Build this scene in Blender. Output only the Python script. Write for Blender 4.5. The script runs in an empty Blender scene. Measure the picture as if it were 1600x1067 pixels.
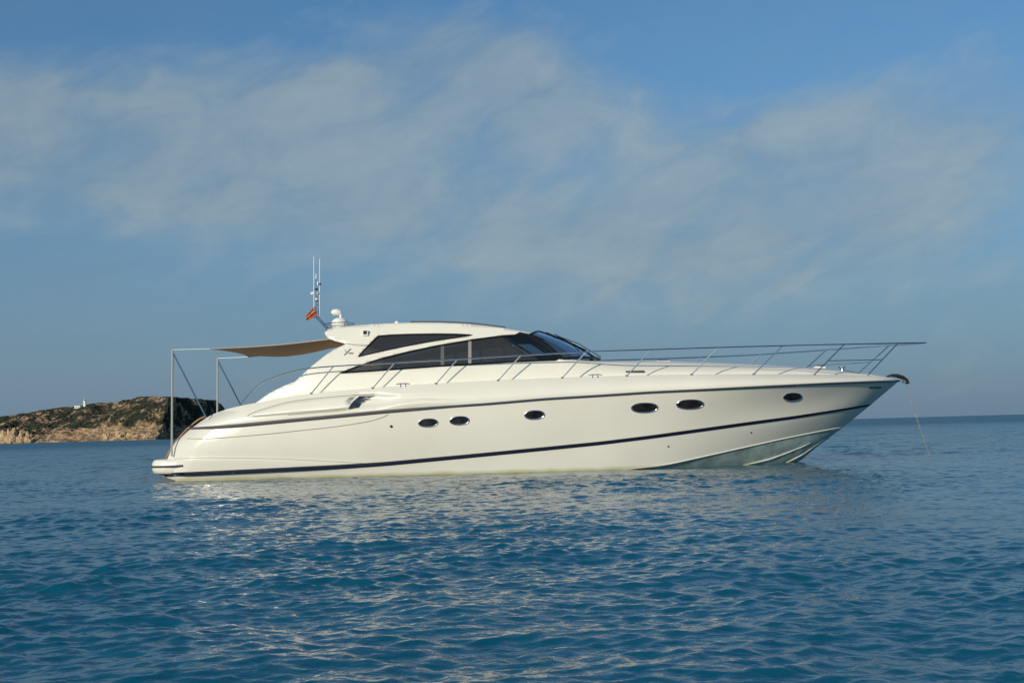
import bpy, bmesh, math, random
import numpy as np
from mathutils import Vector, Matrix
from mathutils.bvhtree import BVHTree
from mathutils.geometry import delaunay_2d_cdt
random.seed(7); rng = np.random.default_rng(11)
scene = bpy.context.scene
R = math.radians

# ------------------------------------------------------------------ camera
F = 1920.0                                   # focal length in pixels of a 1600 px wide picture
CAM = Vector((0.0, -31.0, 1.04))
YAW, PITCH, ROLL = R(3.0), math.atan(135.5/F), R(1.575)
ROT = Matrix.Rotation(YAW, 4, 'Z') @ Matrix.Rotation(math.pi/2+PITCH, 4, 'X') @ Matrix.Rotation(-ROLL, 4, 'Z')
cd = bpy.data.cameras.new('camera'); cam = bpy.data.objects.new('camera', cd)
scene.collection.objects.link(cam); scene.camera = cam
cam.matrix_world = Matrix.Translation(CAM) @ ROT
cd.sensor_width = 36.0; cd.lens = 36.0*F/1600.0; cd.clip_start = 0.1; cd.clip_end = 60000

# ------------------------------------------------------------------ light
SUN_TO = Vector((-0.47, -0.81, 0.335)).normalized()        # towards the sun: low, behind and left of the camera
sun_el = math.asin(SUN_TO.z); sun_az = math.atan2(SUN_TO.x, SUN_TO.y)
sl = bpy.data.lights.new('sun', 'SUN'); sl.energy = 3.3; sl.angle = R(0.5); sl.color = (1.0, 0.87, 0.68)
so = bpy.data.objects.new('sun', sl); scene.collection.objects.link(so)
so.rotation_euler = (-SUN_TO).to_track_quat('-Z', 'Y').to_euler()
scene.view_settings.view_transform = 'Standard'; scene.view_settings.look = 'None'
scene.view_settings.exposure = 0.0; scene.view_settings.gamma = 1.0

def build_world():
    w = bpy.data.worlds.new('World'); scene.world = w; w.use_nodes = True
    nt = w.node_tree; N = nt.nodes; L = nt.links; N.clear()
    out = N.new('ShaderNodeOutputWorld'); bg = N.new('ShaderNodeBackground'); L.new(bg.outputs[0], out.inputs[0])
    sky = N.new('ShaderNodeTexSky'); sky.sky_type = 'NISHITA'; sky.sun_disc = False
    sky.sun_elevation = sun_el; sky.sun_rotation = sun_az; sky.air_density = 1.0; sky.dust_density = 1.5; sky.ozone_density = 1.5
    tc = N.new('ShaderNodeTexCoord'); sep = N.new('ShaderNodeSeparateXYZ'); L.new(tc.outputs['Generated'], sep.inputs[0])
    def m(op, a, b=None, c=None):
        n = N.new('ShaderNodeMath'); n.operation = op
        for i, v in enumerate((a, b, c)):
            if v is None: continue
            if isinstance(v, (int, float)): n.inputs[i].default_value = v
            else: L.new(v, n.inputs[i])
        return n.outputs[0]
    az = m('MULTIPLY', m('ARCTAN2', sep.outputs[0], sep.outputs[1]), 57.2958)      # degrees, clockwise from +Y
    el = m('MULTIPLY', m('ARCSINE', sep.outputs[2]), 57.2958)
    cmb = N.new('ShaderNodeCombineXYZ')
    L.new(m('SUBTRACT', m('MULTIPLY', az, 0.085), m('MULTIPLY', el, 0.03)), cmb.inputs[0])
    L.new(m('ADD', m('MULTIPLY', el, 0.15), m('MULTIPLY', az, -0.022)), cmb.inputs[1])
    def noise(scale, detail, rough, dist, off):
        mp = N.new('ShaderNodeMapping'); mp.inputs['Location'].default_value = off; L.new(cmb.outputs[0], mp.inputs[0])
        n = N.new('ShaderNodeTexNoise'); n.inputs['Scale'].default_value = scale; n.inputs['Detail'].default_value = detail
        n.inputs['Roughness'].default_value = rough; n.inputs['Distortion'].default_value = dist
        L.new(mp.outputs[0], n.inputs['Vector']); return n.outputs['Fac']
    n1 = noise(1.9, 9, 0.55, 0.7, (3.1, 1.7, 0)); n2 = noise(4.2, 7, 0.55, 0.8, (9.1, 4.7, 0)); n3 = noise(0.8, 6, 0.6, 0.3, (5.5, 7.7, 2))
    # broad banks of thin cloud: (azimuth, elevation, half width, half height, weight)
    banks = [(-19, 13.4, 7, 2.3, .9), (-17.3, 14.1, 2.6, .7, -.5), (-23, 17.6, 5, 1.6, -.35), (-15, 18.3, 5, 1.2, -.2), (-9.5, 15.2, 8.5, 3.3, 1.0), (-4, 17, 3.6, 2.4, .75), (-17, 10.6, 9, 2.0, .7), (-7, 10.5, 9, 2.6, .75),
             (-0.5, 14.3, 5.0, 2.2, .65), (9.5, 12.0, 6.5, 2.6, .85), (4, 9.0, 9, 2.0, .75), (15, 9, 6, 2.6, .45), (4, 6.2, 15, 2.4, .6), (14, 12, 8, 3.2, .35),
             (-27, 14, 7, 4, .8), (24, 13, 8, 3, .6), (40, 16, 14, 5, .6), (-45, 18, 14, 5, .7), (-10, 30, 20, 5, .5), (22, 27, 14, 4, .5)]
    tot = None
    for (a, e, wa, he, k) in banks:
        dx = m('MULTIPLY', m('SUBTRACT', az, a), 1.0/wa); dy = m('MULTIPLY', m('SUBTRACT', el, e), 1.0/he)
        r2 = m('ADD', m('MULTIPLY', dx, dx), m('MULTIPLY', dy, dy))
        g = m('MULTIPLY', m('POWER', 2.718, m('MULTIPLY', r2, -1.0)), k)
        tot = g if tot is None else m('ADD', tot, g)
    tot = m('MINIMUM', tot, 1.05)
    nn = m('ADD', m('MULTIPLY', n1, 0.80), m('MULTIPLY', n2, 0.20))
    dens = m('MULTIPLY', m('ADD', m('SUBTRACT', m('MULTIPLY', tot, 0.50), 0.62), nn), 2.5)
    cl = N.new('ShaderNodeClamp'); L.new(dens, cl.inputs[0]); cl.inputs[2].default_value = 1.0
    thin = m('MULTIPLY', m('SUBTRACT', n3, 0.35), 0.5)
    cfac = m('MINIMUM', m('MAXIMUM', m('ADD', m('MULTIPLY', cl.outputs[0], 0.88), m('MAXIMUM', thin, 0)), 0.0), 0.9)
    # dusk haze low over the sea
    hz = m('POWER', 2.718, m('MULTIPLY', m('MULTIPLY', m('MAXIMUM', el, 0), m('MAXIMUM', el, 0)), -1/130.0))
    def mix(fac, c1, c2):
        n = N.new('ShaderNodeMix'); n.data_type = 'RGBA'; n.clamp_factor = True
        if isinstance(fac, (int, float)): n.inputs[0].default_value = fac
        else: L.new(fac, n.inputs[0])
        for i, c in ((6, c1), (7, c2)):
            if isinstance(c, tuple): n.inputs[i].default_value = (*c, 1)
            else: L.new(c, n.inputs[i])
        return n.outputs[2]
    S = 1/0.09
    tint = N.new('ShaderNodeMix'); tint.data_type = 'RGBA'; tint.blend_type = 'MULTIPLY'; tint.inputs[0].default_value = 1
    L.new(sky.outputs[0], tint.inputs[6]); tint.inputs[7].default_value = (*SKY_TINT, 1)
    base = mix(m('MULTIPLY', hz, 0.80), tint.outputs[2], tuple(v*S for v in (0.160, 0.236, 0.342)))
    lit = mix(m('MULTIPLY', m('SUBTRACT', m('ADD', m('MULTIPLY', n1, .6), m('MULTIPLY', n2, .4)), 0.36), 3.4), tuple(v*S for v in (0.215, 0.300, 0.370)), tuple(v*S for v in (0.325, 0.400, 0.430)))
    c = mix(m('MULTIPLY', cfac, 0.80), base, lit)
    # thin dark streaks low on the right
    sm = N.new('ShaderNodeMapping'); sm.inputs['Scale'].default_value = (1, 3.4, 1); sm.inputs['Location'].default_value = (1.3, 2.2, 0); L.new(cmb.outputs[0], sm.inputs[0])
    sn = N.new('ShaderNodeTexNoise'); sn.inputs['Scale'].default_value = 1.6; sn.inputs['Detail'].default_value = 5; L.new(sm.outputs[0], sn.inputs['Vector'])
    band = m('POWER', 2.718, m('MULTIPLY', m('POWER', m('SUBTRACT', el, 6.8), 2.0), -0.35))
    sfac = m('MULTIPLY', m('MAXIMUM', m('SUBTRACT', sn.outputs['Fac'], 0.53), 0), m('MULTIPLY', band, 0.7))
    c = mix(sfac, c, tuple(v*S for v in (0.13, 0.19, 0.27)))
    L.new(c, bg.inputs[0]); bg.inputs[1].default_value = 0.09
SKY_TINT = (0.54, 0.92, 1.18)
build_world()

# ------------------------------------------------------------------ projection helpers (trace in pixels, build in metres)
def ray(px, py):
    return (ROT.to_3x3() @ Vector(((px-800)/F, (533.5-py)/F, -1.0)))
def P(px, py, Y):
    d = ray(px, py); t = (Y-CAM.y)/d.y
    return CAM + d*t
def Pz(px, py, z):
    d = ray(px, py); t = (z-CAM.z)/d.z
    return CAM + d*t
def interp(x, xs, ys): return float(np.interp(x, xs, ys))
def spline(pts, n):
    """Catmull-Rom through tuples of any dimension"""
    P_ = [np.array(p, float) for p in pts]; out = []
    P_ = [2*P_[0]-P_[1]] + P_ + [2*P_[-1]-P_[-2]]
    segs = len(pts)-1
    for i in range(n):
        u = i/(n-1)*segs; k = min(int(u), segs-1); t = u-k
        a, b, c, d = P_[k:k+4]
        out.append(0.5*((2*b)+(-a+c)*t+(2*a-5*b+4*c-d)*t*t+(-a+3*b-3*c+d)*t**3))
    return out
def smoothx(xs, ys, x, w=30.0):
    v = 0
    for o in (-1, -.5, 0, .5, 1): v += interp(x+o*w, xs, ys)
    return v/5
def sst(a, b, x):
    t = min(1, max(0, (x-a)/(b-a))); return t*t*(3-2*t)

# ------------------------------------------------------------------ materials
def mat(name, col, rough=0.5, metal=0.0, spec=0.5, coat=0.0, var=0.0, vscale=5.0, bump=0.0, bscale=40.0, ior=1.5):
    m = bpy.data.materials.new(name); m.use_nodes = True
    nt = m.node_tree; b = nt.nodes['Principled BSDF']
    b.inputs['Base Color'].default_value = (*col, 1); b.inputs['Roughness'].default_value = rough; b.inputs['Metallic'].default_value = metal
    b.inputs['Specular IOR Level'].default_value = spec; b.inputs['Coat Weight'].default_value = coat; b.inputs['Coat Roughness'].default_value = 0.04; b.inputs['IOR'].default_value = ior
    if var or bump:
        tc = nt.nodes.new('ShaderNodeTexCoord'); n = nt.nodes.new('ShaderNodeTexNoise'); n.inputs['Detail'].default_value = 5
        n.inputs['Scale'].default_value = vscale; nt.links.new(tc.outputs['Object'], n.inputs['Vector'])
        if var:
            r = nt.nodes.new('ShaderNodeValToRGB'); e = r.color_ramp.elements
            e[0].position = .3; e[1].position = .7; e[0].color = (*[max(0, c*(1-var)) for c in col], 1); e[1].color = (*[min(1, c*(1+var)) for c in col], 1)
            nt.links.new(n.outputs['Fac'], r.inputs[0]); nt.links.new(r.outputs[0], b.inputs['Base Color'])
        if bump:
            n2 = nt.nodes.new('ShaderNodeTexNoise'); n2.inputs['Scale'].default_value = bscale; n2.inputs['Detail'].default_value = 4; nt.links.new(tc.outputs['Object'], n2.inputs['Vector'])
            bp = nt.nodes.new('ShaderNodeBump'); bp.inputs['Strength'].default_value = bump; bp.inputs['Distance'].default_value = 0.02
            nt.links.new(n2.outputs['Fac'], bp.inputs['Height']); nt.links.new(bp.outputs[0], b.inputs['Normal'])
    return m
M = {}
M['gel'] = mat('gelcoat', (.77, .745, .655), .26, coat=.35, var=.02, vscale=1.3)
M['gel_top'] = mat('gelcoat_deck', (.78, .75, .65), .35, coat=.2, var=.02, vscale=2)
M['grey'] = mat('grey_rubber', (.075, .075, .085), .45)
M['navy'] = mat('navy_stripe', (.007, .008, .024), .3)
M['seam'] = mat('seam', (.30, .28, .23), .6)
M['chrome'] = mat('stainless', (.62, .61, .60), .16, metal=1.0)
M['dark'] = mat('interior_dark', (.035, .033, .035), .6, var=.3)
M['seat'] = mat('interior_seat', (.34, .31, .27), .6)
M['black'] = mat('black_trim', (.006, .007, .010), .3)
M['port'] = mat('porthole_glass', (.012, .010, .010), .03, coat=.3)
M['pane'] = mat('cabin_port_glass', (.017, .012, .011), .03, coat=.3, var=.9, vscale=4.5)
M['white'] = mat('white_plastic', (.8, .79, .76), .35)
M['blue'] = mat('blue_plastic', (.02, .05, .18), .4)
M['canvas'] = mat('tan_canvas', (.44, .35, .26), .9, var=.10, vscale=3, bump=.3, bscale=60)
M['teak'] = mat('bronze_rail', (.30, .17, .09), .45, var=.2)
M['red'] = mat('flag_red', (.46, .06, .035), .8); M['yellow'] = mat('flag_yellow', (.55, .38, .07), .8)
M['rope'] = mat('anchor_rope', (.34, .31, .28), .8, var=.3, vscale=9)
M['stone'] = mat('lighthouse_white', (.82, .80, .74), .8, var=.08, vscale=.6)
def canvas_translucent():
    nt = M['canvas'].node_tree; b = nt.nodes['Principled BSDF']; out = nt.nodes['Material Output']
    t = nt.nodes.new('ShaderNodeBsdfTranslucent'); t.inputs[0].default_value = (.52, .40, .28, 1)
    mx = nt.nodes.new('ShaderNodeMixShader'); mx.inputs[0].default_value = .6
    nt.links.new(b.outputs[0], mx.inputs[1]); nt.links.new(t.outputs[0], mx.inputs[2]); nt.links.new(mx.outputs[0], out.inputs[0])
canvas_translucent()
def glassmat(name, tint, refl=1.0):
    m = bpy.data.materials.new(name); m.use_nodes = True; nt = m.node_tree; nt.nodes.clear()
    o = nt.nodes.new('ShaderNodeOutputMaterial'); t = nt.nodes.new('ShaderNodeBsdfTransparent'); t.inputs[0].default_value = (*tint, 1)
    g = nt.nodes.new('ShaderNodeBsdfGlossy'); g.inputs['Roughness'].default_value = .02; g.inputs[0].default_value = (1, 1, 1, 1)
    f = nt.nodes.new('ShaderNodeFresnel'); f.inputs[0].default_value = 1.5
    mm = nt.nodes.new('ShaderNodeMath'); mm.operation = 'MULTIPLY'; mm.inputs[1].default_value = refl; nt.links.new(f.outputs[0], mm.inputs[0])
    mx = nt.nodes.new('ShaderNodeMixShader'); nt.links.new(mm.outputs[0], mx.inputs[0]); nt.links.new(t.outputs[0], mx.inputs[1]); nt.links.new(g.outputs[0], mx.inputs[2])
    nt.links.new(mx.outputs[0], o.inputs[0]); return m
M['tint'] = glassmat('tinted_glass', (.22, .21, .20), .9)
def film(m, col, f):
    nt = m.node_tree; o = [n for n in nt.nodes if n.type == 'OUTPUT_MATERIAL'][0]; src = o.inputs[0].links[0].from_socket
    d = nt.nodes.new('ShaderNodeBsdfDiffuse'); d.inputs[0].default_value = (*col, 1); x = nt.nodes.new('ShaderNodeMixShader'); x.inputs[0].default_value = f
    nt.links.new(src, x.inputs[1]); nt.links.new(d.outputs[0], x.inputs[2]); nt.links.new(x.outputs[0], o.inputs[0])
film(M['tint'], (.36, .36, .37), .075)
M['clear'] = glassmat('windscreen_glass', (.40, .45, .49), 1.1)
def hull_mat():
    """cream gelcoat; a ragged yellow-green film of weed right at the waterline; under the chine another material has water glow painted in"""
    m = mat('hull_gelcoat', (.72, .70, .60), .24, coat=.4); nt = m.node_tree; b = nt.nodes['Principled BSDF']
    g = nt.nodes.new('ShaderNodeNewGeometry'); s = nt.nodes.new('ShaderNodeSeparateXYZ'); nt.links.new(g.outputs['Position'], s.inputs[0])
    n = nt.nodes.new('ShaderNodeTexNoise'); n.inputs['Scale'].default_value = 1.6; n.inputs['Detail'].default_value = 6; nt.links.new(g.outputs['Position'], n.inputs['Vector'])
    a = nt.nodes.new('ShaderNodeMath'); a.operation = 'MULTIPLY_ADD'; nt.links.new(n.outputs['Fac'], a.inputs[0]); a.inputs[1].default_value = -0.10; nt.links.new(s.outputs[2], a.inputs[2])
    r = nt.nodes.new('ShaderNodeMapRange'); r.inputs[1].default_value = 0.045; r.inputs[2].default_value = -0.06; nt.links.new(a.outputs[0], r.inputs[0])
    n2 = nt.nodes.new('ShaderNodeTexNoise'); n2.inputs['Scale'].default_value = .7; nt.links.new(g.outputs['Position'], n2.inputs['Vector'])
    r2 = nt.nodes.new('ShaderNodeValToRGB'); r2.color_ramp.elements[0].position = .35; r2.color_ramp.elements[1].position = .65
    r2.color_ramp.elements[0].color = (.715, .69, .605, 1); r2.color_ramp.elements[1].color = (.745, .72, .64, 1); nt.links.new(n2.outputs['Fac'], r2.inputs[0])
    x = nt.nodes.new('ShaderNodeMix'); x.data_type = 'RGBA'; nt.links.new(r.outputs[0], x.inputs[0]); nt.links.new(r2.outputs[0], x.inputs[6]); x.inputs[7].default_value = (.40, .38, .17, 1)
    nt.links.new(x.outputs[2], b.inputs['Base Color']); return m
M['hull'] = hull_mat()

# ------------------------------------------------------------------ object helpers
ORG = {}
def tag(o, label=None, cat=None, group=None, kind=None):
    if label: o['label'] = label
    if cat: o['category'] = cat
    if group: o['group'] = group
    if kind: o['kind'] = kind
    return o
def thing(name, loc, label, cat, group=None):
    o = bpy.data.objects.new(name, None); scene.collection.objects.link(o); o.location = loc; o.empty_display_size = .3
    ORG[o.name] = Vector(loc); return tag(o, label, cat, group)
class MB:
    def __init__(s): s.v = []; s.f = []
    def add(s, v, f):
        k = len(s.v); s.v += [tuple(p) for p in v]; s.f += [tuple(i+k for i in q) for q in f]; return s
    def grid(s, rows, close=False, flip=False):
        n = len(rows[0]); v = [p for r in rows for p in r]; f = []
        for i in range(len(rows)-1):
            for j in range(n if close else n-1):
                a, b = i*n+j, i*n+(j+1) % n; q = (a, b, b+n, a+n)
                f.append(q[::-1] if flip else q)
        return s.add(v, f)
    def mirror(s):
        """adds the port-side copy (Y -> -Y)"""
        k = len(s.v); s.v += [(x, -y, z) for x, y, z in s.v]; s.f += [tuple(i+k for i in q)[::-1] for q in s.f]; return s
    def tube(s, pts, r, n=8, caps=True):
        pts = [Vector(p) for p in pts]; m = len(pts); rows = []; rr = r if isinstance(r, (list, tuple)) else [r]*m
        up = None
        for i, p in enumerate(pts):
            t = (pts[min(i+1, m-1)]-pts[max(i-1, 0)]).normalized()
            if up is None:
                up = Vector((0, 0, 1)) if abs(t.z) < .9 else Vector((1, 0, 0))
            a = t.cross(up).normalized(); up = a.cross(t).normalized()
            rows.append([p + (a*math.cos(2*math.pi*k/n)+up*math.sin(2*math.pi*k/n))*rr[i] for k in range(n)])
        s.grid(rows, close=True)
        if caps:
            b = len(s.v)-m*n; s.f.append(tuple(range(b, b+n))[::-1]); s.f.append(tuple(range(len(s.v)-n, len(s.v))))
        return s
    def box(s, c, d, rot=None):
        c = Vector(c); v = []
        for x in (-.5, .5):
            for y in (-.5, .5):
                for z in (-.5, .5):
                    p = Vector((x*d[0], y*d[1], z*d[2])); v.append(c+(rot@p if rot else p))
        return s.add(v, [(0, 1, 3, 2), (4, 6, 7, 5), (0, 4, 5, 1), (2, 3, 7, 6), (0, 2, 6, 4), (1, 5, 7, 3)])
    def lathe(s, c, prof, n=20):
        c = Vector(c); rows = [[c+Vector((r*math.cos(2*math.pi*k/n), r*math.sin(2*math.pi*k/n), z)) for k in range(n)] for r, z in prof]
        s.grid(rows, close=True); b = len(s.v)-len(rows)*n
        s.f.append(tuple(range(b, b+n))[::-1]); s.f.append(tuple(range(len(s.v)-n, len(s.v)))); return s
    def sides(s, name, m, parent=None, **k):
        """starboard piece and its port twin as two objects"""
        o = s.build(name, m, parent, **k); t = MB(); t.v = [(p[0], -p[1], p[2]) for p in s.v]; t.f = [q[::-1] for q in s.f]
        t.build(name, m, parent, **k); return o
    def build(s, name, m, parent=None, smooth=True, root=None, angle=40, solid=0, bevel=0, fix=True):
        me = bpy.data.meshes.new(name); me.from_pydata(s.v, [], s.f); me.update()
        if fix:
            bm = bmesh.new(); bm.from_mesh(me); bmesh.ops.remove_doubles(bm, verts=bm.verts, dist=1e-4)
            bmesh.ops.recalc_face_normals(bm, faces=bm.faces); bm.to_mesh(me); bm.free()
        if m: me.materials.append(m)
        o = bpy.data.objects.new(name, me); scene.collection.objects.link(o)
        if parent:
            o.parent = parent
            if parent.type == 'EMPTY': o.location = -Vector(parent.location)
        if smooth:
            me.polygons.foreach_set('use_smooth', [True]*len(me.polygons))
            if angle < 180: me.set_sharp_from_angle(angle=R(angle))
        if bevel:
            b = o.modifiers.new('bevel', 'BEVEL'); b.width = bevel; b.segments = 2; b.limit_method = 'ANGLE'
        if solid:
            sd = o.modifiers.new('solid', 'SOLIDIFY'); sd.thickness = solid; sd.offset = -1
        return o
def inpoly(x, y, poly):
    c = False; j = len(poly)-1
    for i in range(len(poly)):
        xi, yi = poly[i]; xj, yj = poly[j]
        if (yi > y) != (yj > y) and x < (xj-xi)*(y-yi)/(yj-yi)+xi: c = not c
        j = i
    return c
def dens(poly, step):
    out = []
    for i in range(len(poly)):
        a, b = poly[i], poly[(i+1) % len(poly)]; n = max(1, int(math.dist(a, b)/step))
        out += [(a[0]+(b[0]-a[0])*k/n, a[1]+(b[1]-a[1])*k/n) for k in range(n)]
    return out
def panel(outline, holes, fn, step=7):
    """triangulated curved sheet: outline and holes in traced coordinates, fn maps them to metres"""
    loops = [dens(outline, step)] + [dens(h, step*.6) for h in holes]
    v = []; e = []
    for lp in loops:
        k = len(v); v += lp; e += [(k+i, k+(i+1) % len(lp)) for i in range(len(lp))]
    xs = [p[0] for p in outline]; ys = [p[1] for p in outline]
    x = min(xs)+step*.5
    while x < max(xs):
        y = min(ys)+step*.5
        while y < max(ys):
            if inpoly(x, y, outline) and not any(inpoly(x, y, h) for h in holes): v.append((x, y))
            y += step
        x += step
    r = delaunay_2d_cdt([Vector(p) for p in v], e, [], 0, 1e-4)
    f = []
    for t in r[2]:
        cx = sum(r[0][i][0] for i in t)/3; cy = sum(r[0][i][1] for i in t)/3
        if inpoly(cx, cy, loops[0]) and not any(inpoly(cx, cy, h) for h in loops[1:]): f.append(tuple(t))
    return [fn(p[0], p[1]) for p in r[0]], f

# ================================================================== SEA
def build_sea():
    def axis_y():
        out = [-31.0]; d = 0.0
        while d < 32000:
            st = max(.021, .0029*d) if d < 400 else .03*d
            d += st; out.append(-31+d)
        back = []; d = 0.0
        while d < 3000: d += max(.05, .12*d); back.append(-31-d)
        return np.array(back[::-1]+out)
    def axis_x():
        a = list(np.arange(-14, 14.001, .034)); d = 14; st = .034
        pos = []
        while d < 30000:
            st = min(st*1.035, d*.2); d += st; pos.append(d)
        return np.array([-p for p in pos[::-1]]+a+pos)
    X = axis_x(); Y = axis_y()
    # the boat's own region keeps its spacing, waves too short for the local spacing are faded out
    dX = np.gradient(X); dY = np.gradient(Y)
    Z = np.zeros((len(Y), len(X)), np.float32); DX = np.zeros_like(Z); DY = np.zeros_like(Z)
    n = 170
    for i in range(n):
        lam = 0.060*(2.4/0.060)**((i+.5)/n)
        k = 2*math.pi/lam
        th = math.radians(-66 + rng.normal(0, 48))           # travel direction (from +X): towards the camera, slightly skewed
        slope = 0.0178*(2.05 if lam < .21 else 1.35 if lam < .34 else .78 if lam < .6 else .48 if lam < 1.1 else .55)
        a = slope/k*rng.uniform(.7, 1.3)
        kx, ky = k*math.cos(th), k*math.sin(th); ph = rng.uniform(0, 6.283)
        wx = np.clip((lam/np.maximum(dX*max(abs(math.cos(th)), .15), 1e-3)-2.0)/2, 0, 1); wy = np.clip((lam/dY-2.0)/2, 0, 1)
        ex = np.exp(1j*kx*X)*wx; ey = np.exp(1j*(ky*Y+ph))*wy
        E = np.outer(ey, ex)
        Z += (a*E.real).astype(np.float32)
        q = 0.9
        DX -= (q*a*math.cos(th)*E.imag).astype(np.float32); DY -= (q*a*math.sin(th)*E.imag).astype(np.float32)
    # gusts: patches of livelier and calmer water
    G = np.zeros_like(Z)
    for i in range(10):
        lam = rng.uniform(5, 16); th = rng.uniform(0, 6.28); k = 2*math.pi/lam
        G += np.real(np.outer(np.exp(1j*(k*math.sin(th)*Y+rng.uniform(0, 6))), np.exp(1j*k*math.cos(th)*X))).astype(np.float32)
    G = 1+0.13*G; G = np.clip(G, .5, 1.6)
    # lee of the hull: calmer strip
    XX, YY = np.meshgrid(X, Y)
    lee = np.exp(-(np.maximum(np.abs(XX-0)-9, 0)/3)**2)*np.exp(-(np.maximum(np.abs(YY+.5)-2.2, 0)/2.2)**2)
    G *= (1-.38*lee)
    Z *= G; V = np.stack([XX+DX*G, YY+DY*G, Z], -1).reshape(-1, 3).astype(np.float32)
    ny, nx = len(Y), len(X)
    idx = np.arange(ny*nx).reshape(ny, nx)
    Fq = np.stack([idx[:-1, :-1], idx[:-1, 1:], idx[1:, 1:], idx[1:, :-1]], -1).reshape(-1, 4).astype(np.int32)
    me = bpy.data.meshes.new('sea'); me.vertices.add(len(V)); me.vertices.foreach_set('co', V.ravel())
    me.loops.add(Fq.size); me.loops.foreach_set('vertex_index', Fq.ravel())
    me.polygons.add(len(Fq)); me.polygons.foreach_set('loop_start', np.arange(0, Fq.size, 4, dtype=np.int32))
    me.update(calc_edges=True); me.polygons.foreach_set('use_smooth', np.ones(len(Fq), bool)); me.update()
    print('sea verts', len(V))
    m = bpy.data.materials.new('sea_water'); m.use_nodes = True; nt = m.node_tree; b = nt.nodes['Principled BSDF']; N = nt.nodes; L = nt.links
    b.inputs['Base Color'].default_value = (.0015, .086, .150, 1); b.inputs['Roughness'].default_value = .06; b.inputs['IOR'].default_value = 1.333
    g = N.new('ShaderNodeNewGeometry')
    mp = N.new('ShaderNodeMapping'); mp.inputs['Rotation'].default_value = (0, 0, R(18)); mp.inputs['Scale'].default_value = (.7, 1.0, 1); L.new(g.outputs['Position'], mp.inputs[0])
    hs = None
    for sc, amp in ((34.0, .0022), (14.0, .0095), (4.5, .066), (1.5, .17), (.4, .52), (.08, 2.2)):
        n = N.new('ShaderNodeTexNoise'); n.inputs['Scale'].default_value = sc; n.inputs['Detail'].default_value = 2; n.inputs['Roughness'].default_value = .5
        L.new(mp.outputs[0], n.inputs['Vector'])
        # the mesh carries the waves close by; the bump takes over where the mesh gets coarse
        if sc < 10:
            cdn = N.new('ShaderNodeVectorMath'); cdn.operation = 'DISTANCE'; L.new(g.outputs['Position'], cdn.inputs[0]); cdn.inputs[1].default_value = (0, -25, 0)
            mr = N.new('ShaderNodeMapRange'); lo = {4.5: 11, 1.5: 26, .4: 60, .08: 250}[sc]
            mr.inputs[1].default_value = lo*.6; mr.inputs[2].default_value = lo*2.5; mr.inputs[3].default_value = .08 if sc > .5 else 0.02; mr.inputs[4].default_value = 1; L.new(cdn.outputs['Value'], mr.inputs[0])
            k = N.new('ShaderNodeMath'); k.operation = 'MULTIPLY'; L.new(mr.outputs[0], k.inputs[0]); k.inputs[1].default_value = amp; fac = k.outputs[0]
        mu = N.new('ShaderNodeMath'); mu.operation = 'MULTIPLY'; L.new(n.outputs['Fac'], mu.inputs[0])
        if sc < 10: L.new(fac, mu.inputs[1])
        else: mu.inputs[1].default_value = amp
        if hs is None: hs = mu.outputs[0]
        else:
            ad = N.new('ShaderNodeMath'); L.new(hs, ad.inputs[0]); L.new(mu.outputs[0], ad.inputs[1]); hs = ad.outputs[0]
    rg = N.new('ShaderNodeMapRange'); rg.inputs[1].default_value = 25; rg.inputs[2].default_value = 220; rg.inputs[3].default_value = .045; rg.inputs[4].default_value = .34
    L.new(cdn.outputs['Value'], rg.inputs[0]); L.new(rg.outputs[0], b.inputs['Roughness'])
    bp = N.new('ShaderNodeBump'); bp.inputs['Strength'].default_value = 1; bp.inputs['Distance'].default_value = 1.0
    L.new(hs, bp.inputs['Height']); L.new(bp.outputs[0], b.inputs['Normal'])
    me.materials.append(m)
    o = bpy.data.objects.new('sea', me); scene.collection.objects.link(o); tag(o, 'blue rippled sea reaching to the horizon', kind='structure')
build_sea()

# ================================================================== ISLAND
def lattice(seed):
    t = np.random.default_rng(seed).random((256, 256))
    def f(x, y):
        xi = np.floor(x).astype(int); yi = np.floor(y).astype(int); fx = x-xi; fy = y-yi
        fx = fx*fx*(3-2*fx); fy = fy*fy*(3-2*fy)
        a = t[yi % 256, xi % 256]; b = t[yi % 256, (xi+1) % 256]; c = t[(yi+1) % 256, xi % 256]; d = t[(yi+1) % 256, (xi+1) % 256]
        return (a*(1-fx)+b*fx)*(1-fy)+(c*(1-fx)+d*fx)*fy - .5
    return f
NZ = [lattice(s) for s in (1, 2, 3, 4, 5)]
def fbm(x, y, sc):
    v = 0; a = 1
    for i, n in enumerate(NZ): v = v+a*n(x/sc*2**i+i*17.3, y/sc*2**i+i*5.1); a *= .52
    return v
def smst(a, b, x):
    t = np.clip((x-a)/(b-a), 0, 1); return t*t*(3-2*t)
YI = 900.0
def ix(px, Y=YI): return P(px, 684, Y).x
def iz(px, py, Y=YI): return P(px, py, Y).z
RIDGE = [(-300, 684), (-150, 668), (-60, 655), (0, 646), (40, 640), (60, 637), (100, 631), (118, 628), (135, 627), (170, 628), (200, 622), (240, 619), (262, 621)]
RIDGE2 = [(200, 628), (270, 626), (295, 624), (325, 624), (340, 628)]
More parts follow.
